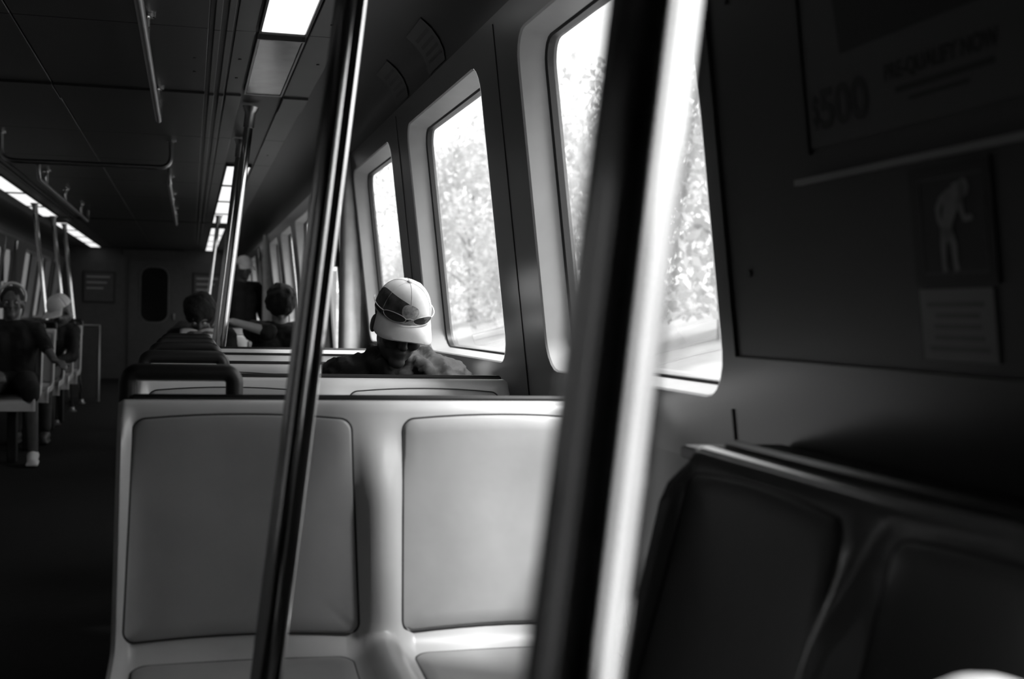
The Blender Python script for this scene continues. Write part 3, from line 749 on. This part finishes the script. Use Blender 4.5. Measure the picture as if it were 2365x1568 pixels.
def cap_parts(root, c, Rm, m_, s=1.0, dark=None, brim_len=.072, brim_drop=.018, zoff=.045):
    """baseball cap sitting on a head centred at c; the peak points along the face direction"""
    P = lambda x, y, z: Vector(c) + Rm @ (Vector((x, y+.008, z+zoff))*s)
    rx, ry, rz = .085, .100, .098
    rows = []
    for i in range(11):
        th = math.radians(90*i/10)
        rows.append([P(rx*math.cos(th)**.8*math.cos(2*math.pi*k/36), ry*math.cos(th)**.8*math.sin(2*math.pi*k/36), rz*math.sin(th)) for k in range(37)])
    mb = MB(); mb.grid(rows); cp = mb.build('cap', m_, root)
    so = cp.modifiers.new('thick', 'SOLIDIFY'); so.thickness = .003
    bt = MB(); bt.ell(P(0,0,rz+.002), (.008,.008,.005), Rm); bt.build('button', m_, cp)
    for k in range(6):
        a = math.pi*(k/3+1/6)
        MB().tube([P(1.008*rx*math.cos(th)**.8*math.cos(a), 1.008*ry*math.cos(th)**.8*math.sin(a), 1.008*rz*math.sin(th)) for th in [math.radians(4+8.4*i) for i in range(11)]], .0006, 5).build('panel_seam', m_, cp)
    # peak
    top = []; bot = []
    for j in range(7):
        u = j/6; rt = []; rb = []
        for i in range(25):
            a = math.radians(-90 + (-74 + 148*i/24)); w = math.cos(math.radians(-74+148*i/24))**.6
            ex = brim_len*u*w; x = (rx+ex*.25)*math.cos(a); y = (ry)*math.sin(a) - ex
            z = .004 - brim_drop*u*w - .30*(abs(x)**2)/rx*u*1.2
            rt.append(P(x, y, z)); rb.append(P(x, y, z-.003))
        top.append(rt); bot.append(rb)
    bm2 = MB(); nt_2, nx_2 = 7, 25; vs = [p for r_ in top for p in r_]+[p for r_ in bot for p in r_]; o = nt_2*nx_2; fs = []
    for i in range(6):
        for j in range(24): fs += [(i*25+j, i*25+j+1, (i+1)*25+j+1, (i+1)*25+j), (o+i*25+j, o+(i+1)*25+j, o+(i+1)*25+j+1, o+i*25+j+1)]
    for j in range(24): fs.append((6*25+j, 6*25+j+1, o+6*25+j+1, o+6*25+j))
    for i in range(6): fs += [(i*25, (i+1)*25, o+(i+1)*25, o+i*25), (i*25+24, o+i*25+24, o+(i+1)*25+24, (i+1)*25+24)]
    bm2.add(vs, fs); bm2.build('peak', m_, cp, angle=50)
    def dome_patch(nm, a0, a1, t0, t1, mm, off, n=12):
        rows = []
        for i in range(7):
            th = math.radians(t0+(t1-t0)*i/6); k_ = 1+off
            rows.append([P(k_*rx*math.cos(th)**.8*math.cos(math.radians(a0+(a1-a0)*j/n)), k_*ry*math.cos(th)**.8*math.sin(math.radians(a0+(a1-a0)*j/n)), k_*rz*math.sin(th)) for j in range(n+1)])
        q = MB(); q.grid(rows); return q.build(nm, mm, cp)
    if dark:
        def dome_oval(nm, ac, ah, tc_, th_, mm, off):
            Q = MB(); n = 28; vs = []; fs = []
            for j, f in enumerate((1.0, .75, .5, .25)):
                for i in range(n):
                    w = 2*math.pi*i/n; f2 = f*(1+.06*math.sin(3*w+1)); th = math.radians(max(4, tc_+th_*f2*math.sin(w))); az = math.radians(ac+ah*f2*math.cos(w)); k_ = 1+off
                    vs.append(P(k_*rx*math.cos(th)**.8*math.cos(az), k_*ry*math.cos(th)**.8*math.sin(az), k_*rz*math.sin(th)))
            for j in range(3):
                for i in range(n): fs.append((j*n+i, j*n+(i+1) % n, (j+1)*n+(i+1) % n, (j+1)*n+i))
            fs.append(tuple(range(3*n, 4*n))); Q.add(vs, fs); return Q.build(nm, mm, cp)
        dome_oval('front_patch', -142, 62, 22, 26, dark, .012); dome_oval('emblem', -90, 19, 25, 13, mat('emblem_thread', .42, .8, var=.5, scale=90), .024)  # dark mottled oval on one side of the dome front
    return cp

# the man in the cap, head bowed, on the third bench
man_c = (-.012, -.14, 1.068)
mj = seated(lean=.10, head=man_c, seat=.475, neck=(0,-.06,.985), chest=(0,-.03,.81), sh_l=(.165,-.05,.895), sh_r=(-.175,-.05,.895),
            el_l=(.195,-.20,.78), wr_l=(.10,-.33,.70), el_r=(-.24,-.13,.66), wr_r=(-.06,-.34,.68), _sl=(.97,0,0), _co=(1,0,0))
man, hc, Rm = person('man in a pale cap, head bowed, wearing a dark jacket beside the window', (.622, 3.885, 0), 0, mj, M_SKIN, M_JACKET, M_GREYCLOTH, M_SHOE, hair=short_hair, vox=.006, head_pitch=26, head_roll=7, head_yaw=4, bulk=1.6)
cap_parts(man, hc, Rm, M_CAP, dark=M_CAPDARK, brim_len=.070, brim_drop=.020)
# sunglasses pushed up on the cap
sg = empty('sunglasses', man.location); tag(sg, 'sunglasses resting on the front of the pale cap above its peak', 'sunglasses')
PG = lambda a, z, k=1.07: Vector(hc) + Rm @ Vector((.085*k*math.cos(math.radians(a)), .100*k*math.sin(math.radians(a))+.008, .045+z))
fr = MB()
for c0 in (-120, -60):
    lp = [PG(c0+23*math.cos(w), .021+.0135*math.sin(w)) for w in [i*math.pi/10 for i in range(20)]]
    fr.tube(lp, .0014, 6, closed=True)
    le = MB(); cpt = PG(c0, .021, 1.085); le.add(lp+[cpt], [(i, (i+1) % 20, 20) for i in range(20)]); le.build('lens', M_LENS, sg)
fr.tube([PG(-97,.024), PG(-90,.027), PG(-83,.024)], .0016, 6)
for a0, a1 in ((-37, 20), (-143, -200)): fr.tube([PG(a0+(a1-a0)*i/6, .024) for i in range(7)], .0016, 6)
fr.build('frame', mat('pale_frame', .6, .3), sg)

# reader with bowed dark hair on the aisle seat past the doorway, papers in hand
def afro(h, c, Rm): h.ell(Vector(c)+Rm @ Vector((0,.03,.045)), (.112,.120,.108), Rm)
rj = seated(lean=.20, head=(-.02,-.42,1.065), seat=.48, neck=(0,-.27,.97), chest=(0,-.17,.82), sh_l=(.17,-.22,.93), sh_r=(-.17,-.22,.93),
            el_l=(.20,-.36,.74), el_r=(-.22,-.36,.74), wr_l=(.09,-.50,.90), wr_r=(-.11,-.50,.90))
person('dim reader with bushy dark hair bowed over white papers', (.08, 8.98, 0), 0, rj, M_SKIN, M_BLACKCLOTH, M_GREYCLOTH, M_SHOE, hair=afro, head_pitch=38)
bk = empty('papers', (.05, 8.40, .905)); tag(bk, 'white open papers held by the dim reader', 'papers')
for q in (-1, 1):
    mb = MB(); mb.grid([[(q*(.004+.11*i/6), -.05+.10*j/3*1.0, .012*math.sin(i/6*2.6)+.09*j/3-.02) for j in range(4)] for i in range(7)])
    po = mb.build('page', M_WHITE, bk); so = po.modifiers.new('thick', 'SOLIDIFY'); so.thickness = .004
# big person in black beside the reader, arm stretched to the left
def hood(h, c, Rm):
    h.ell(Vector(c)+Rm @ Vector((0,.012,.035)), (.112,.122,.118), Rm)
bj = seated(lean=.04, head=(.0,-.08,1.155), seat=.48, sh_l=(.17,-.05,.97), sh_r=(-.18,-.05,.97), el_r=(-.10,-.36,.97), wr_r=(-.34,-.38,1.035), hd_r=(-1,-.1,.05), el_l=(.20,-.12,.74), _sl=(.08,0,0))
person('person in black with one bare forearm stretched out toward the reader', (.61, 8.98, 0), 0, bj, M_SKIN2, M_BLACKCLOTH, M_BLACKCLOTH, M_SHOE, hair=hood, bulk=2.4, head_pitch=48, eyes=False)
# left side: person with bare knees
def white_hair(h, c, Rm): h.ell(Vector(c)+Rm @ Vector((0,.03,.035)), (.086,.092,.092), Rm)
lj = seated(lean=.05, head=(0,-.08,1.125), el_l=(.24,-.16,.82), wr_l=(.30,-.36,.73), hd_l=(.5,-.8,-.1), el_r=(-.24,-.10,.70), kn_l=(.15,-.44,.53), an_l=(.17,-.40,.10), _tr=(.10,0,0), _sl=(.35,0,0))
p1, c1, R1 = person('seated person with bare knees and a pale headband at far left', (-1.25, 9.72, 0), 4, lj, M_SKIN, M_BLACKCLOTH, M_BLACKCLOTH, M_WHITE, hair=short_hair)
hb = MB(); hb.tube([Vector(c1)+R1 @ Vector((.090*math.cos(a), .034+.010*math.cos(a)*0, .052+.098*math.sin(a))) for a in [math.radians(-20+220*i/16) for i in range(17)]], .010, 8); hb.build('headband', M_WHITE, p1)
# left side: passenger in a pale cap, head bowed to the left
cj = seated(lean=.12, head=(.20,-.24,1.07), neck=(.14,-.16,.98), chest=(.07,-.12,.82), sh_l=(.29,-.13,.91), sh_r=(-.02,-.13,.94), el_l=(.30,-.24,.70), wr_l=(.16,-.40,.65))
p2, c2, R2 = person('passenger in a pale cap bowed forward on the far left seats', (-1.24, 11.24, 0), 0, cj, M_SKIN, M_BLACKCLOTH, M_GREYCLOTH, M_SHOE, head_pitch=30, head_yaw=-50)
cap_parts(p2, c2, R2, M_CAP, s=1.06)
# standing far figure in a white cap
sj = dict(pelvis=(0,0,.95), waist=(0,-.01,1.08), chest=(0,0,1.24), neck=(0,0,1.42), head=(0,-.03,1.56), sh_l=(.18,0,1.37), sh_r=(-.18,0,1.37), el_l=(.26,.02,1.10), el_r=(-.26,.02,1.10),
          wr_l=(.24,-.12,.88), wr_r=(-.24,-.12,.88), hip_l=(.09,0,.92), hip_r=(-.09,0,.92), kn_l=(.10,-.02,.50), kn_r=(-.10,-.02,.50), an_l=(.10,.02,.10), an_r=(-.10,.02,.10))
p3, c3, R3 = person('far standing person in dark clothes with a white cap, near the second doorway', (.53, 13.75, 0), 30, sj, M_SKIN, M_BLACKCLOTH, M_BLACKCLOTH, M_SHOE, head_pitch=8)
cap_parts(p3, c3, R3, M_WHITE)

# pale bag on the sideways bench, its top just inside the lower right corner
bgm = MB(); bgm.ell((0,0,.17), (.10,.13,.17)); bgm.ell((0,0,.06), (.12,.15,.07)); bgm.ell((.02,.02,.27), (.07,.11,.10)); bgm.box(-.10,.10,-.13,.13,.0,.06,.02)
bgr = empty('cloth_bag', (.505, .70, .488)); bgr.scale = (1, 1, 1.03); tag(bgr, 'pale cloth bag on the sideways bench at the lower right corner', 'bag')
bo = bgm.build('sack', M_WHITE, bgr); remesh(bo, .012, 4)
MB().tube([(-.06,.05,.28),(-.12,.05,.2),(-.125,-.05,.2),(-.06,-.05,.28)], .008, 8).build('strap', M_WHITE, bgr)

# ------------------------------------------------------------------ outside
gd = MB().box(-60, 60, -60, 160, -1.6, -1.3).build('ground', M_BALLAST, smooth=False); tag(gd, 'ballast ground beside the track', kind='structure')
mb = MB(); rows = []
r2 = random.Random(3)
for i in range(60):
    y = -40 + i*3.2; row = []
    for x, z in ((4.2,-1.35),(5.5,-.9),(7.5,.1),(10,1.0),(14,1.9),(20,2.6),(34,3.2)):
        row.append((x + r2.uniform(-.3,.3), y, z + (r2.uniform(-.2,.2) if x > 4.5 else 0)))
    rows.append(row)
mb.grid(rows); bk_ = mb.build('grass_bank', M_GRASS, angle=180); tag(bk_, 'grassy embankment outside the right-hand windows', kind='structure')
rw = MB().box(-4.6, -4.2, -40, 80, -1.4, 11.0).build('sky_block_wall', M_SKYBLOCK, smooth=False); tag(rw, 'dark wall added to block the sky outside the left-hand windows', kind='structure')  # added tall wall; its height and dark colour keep sky light off the left

def crown_mesh(seed, n=5200):
    r_ = random.Random(seed); mb = MB()
    blobs = [(r_.uniform(-1.7,1.7), r_.uniform(-1.7,1.7), r_.uniform(1.0,5.4), r_.uniform(.8,1.4)) for _ in range(16)]
    for _ in range(n):
        bx, by, bz, br = r_.choice(blobs)
        while True:
            p = Vector((r_.uniform(-1,1), r_.uniform(-1,1), r_.uniform(-1,1)))
            if .35 < p.length < 1: break
        c = Vector((bx,by,bz)) + p*br
        a = Vector((r_.uniform(-1,1), r_.uniform(-1,1), r_.uniform(-1,1))).normalized()
        b = a.cross(Vector((r_.uniform(-1,1), r_.uniform(-1,1), r_.uniform(-1,1)))).normalized(); s = r_.uniform(.07,.16)
        mb.add([c-a*s, c-b*s*.5, c+a*s, c+b*s*.5], [(0,1,2,3)])
    return mb
def trunk_mesh(seed):
    r_ = random.Random(seed); mb = MB(); mb.tube([(0,0,-.6),(.05,.02,1.0),(-.05,.05,2.6),(0,0,4.6)], [.20,.16,.11,.04], 9)
    for k in range(6):
        z = 1.0+.5*k; a = r_.uniform(0, 6.28); L = r_.uniform(1.0,1.7)
        mb.tube([(0,0,z),(L*.5*math.cos(a), L*.5*math.sin(a), z+.5),(L*math.cos(a), L*math.sin(a), z+.8)], [.06,.04,.015], 6)
    return mb
protos = []
for i in range(3):
    t = empty('leafy_tree'); crown_mesh(20+i).build('crown', M_LEAF, t, smooth=False); trunk_mesh(40+i).build('trunk', M_BARK, t); protos.append(t)
spots = [(9.5,14+7.2*i) for i in range(10)] + [(17.0,17.5+7.2*i) for i in range(9)] + [(9.5,4)]
for i, (x, y) in enumerate(spots):
    t = protos[i] if i < 3 else copy_tree(protos[i % 3])
    zg = 1.0 + (x-10)*.24
    t.location = (x, y, zg); t.rotation_euler = (0,0, i*1.7); k = (.86 + .3*((i*37) % 10)/10)*(.60 if y > 50 else 1); t.scale = (k,k,k)
    tag(t, 'sunlit leafy tree outside the right-hand windows, on the grass bank', 'tree', 'trees on the bank')
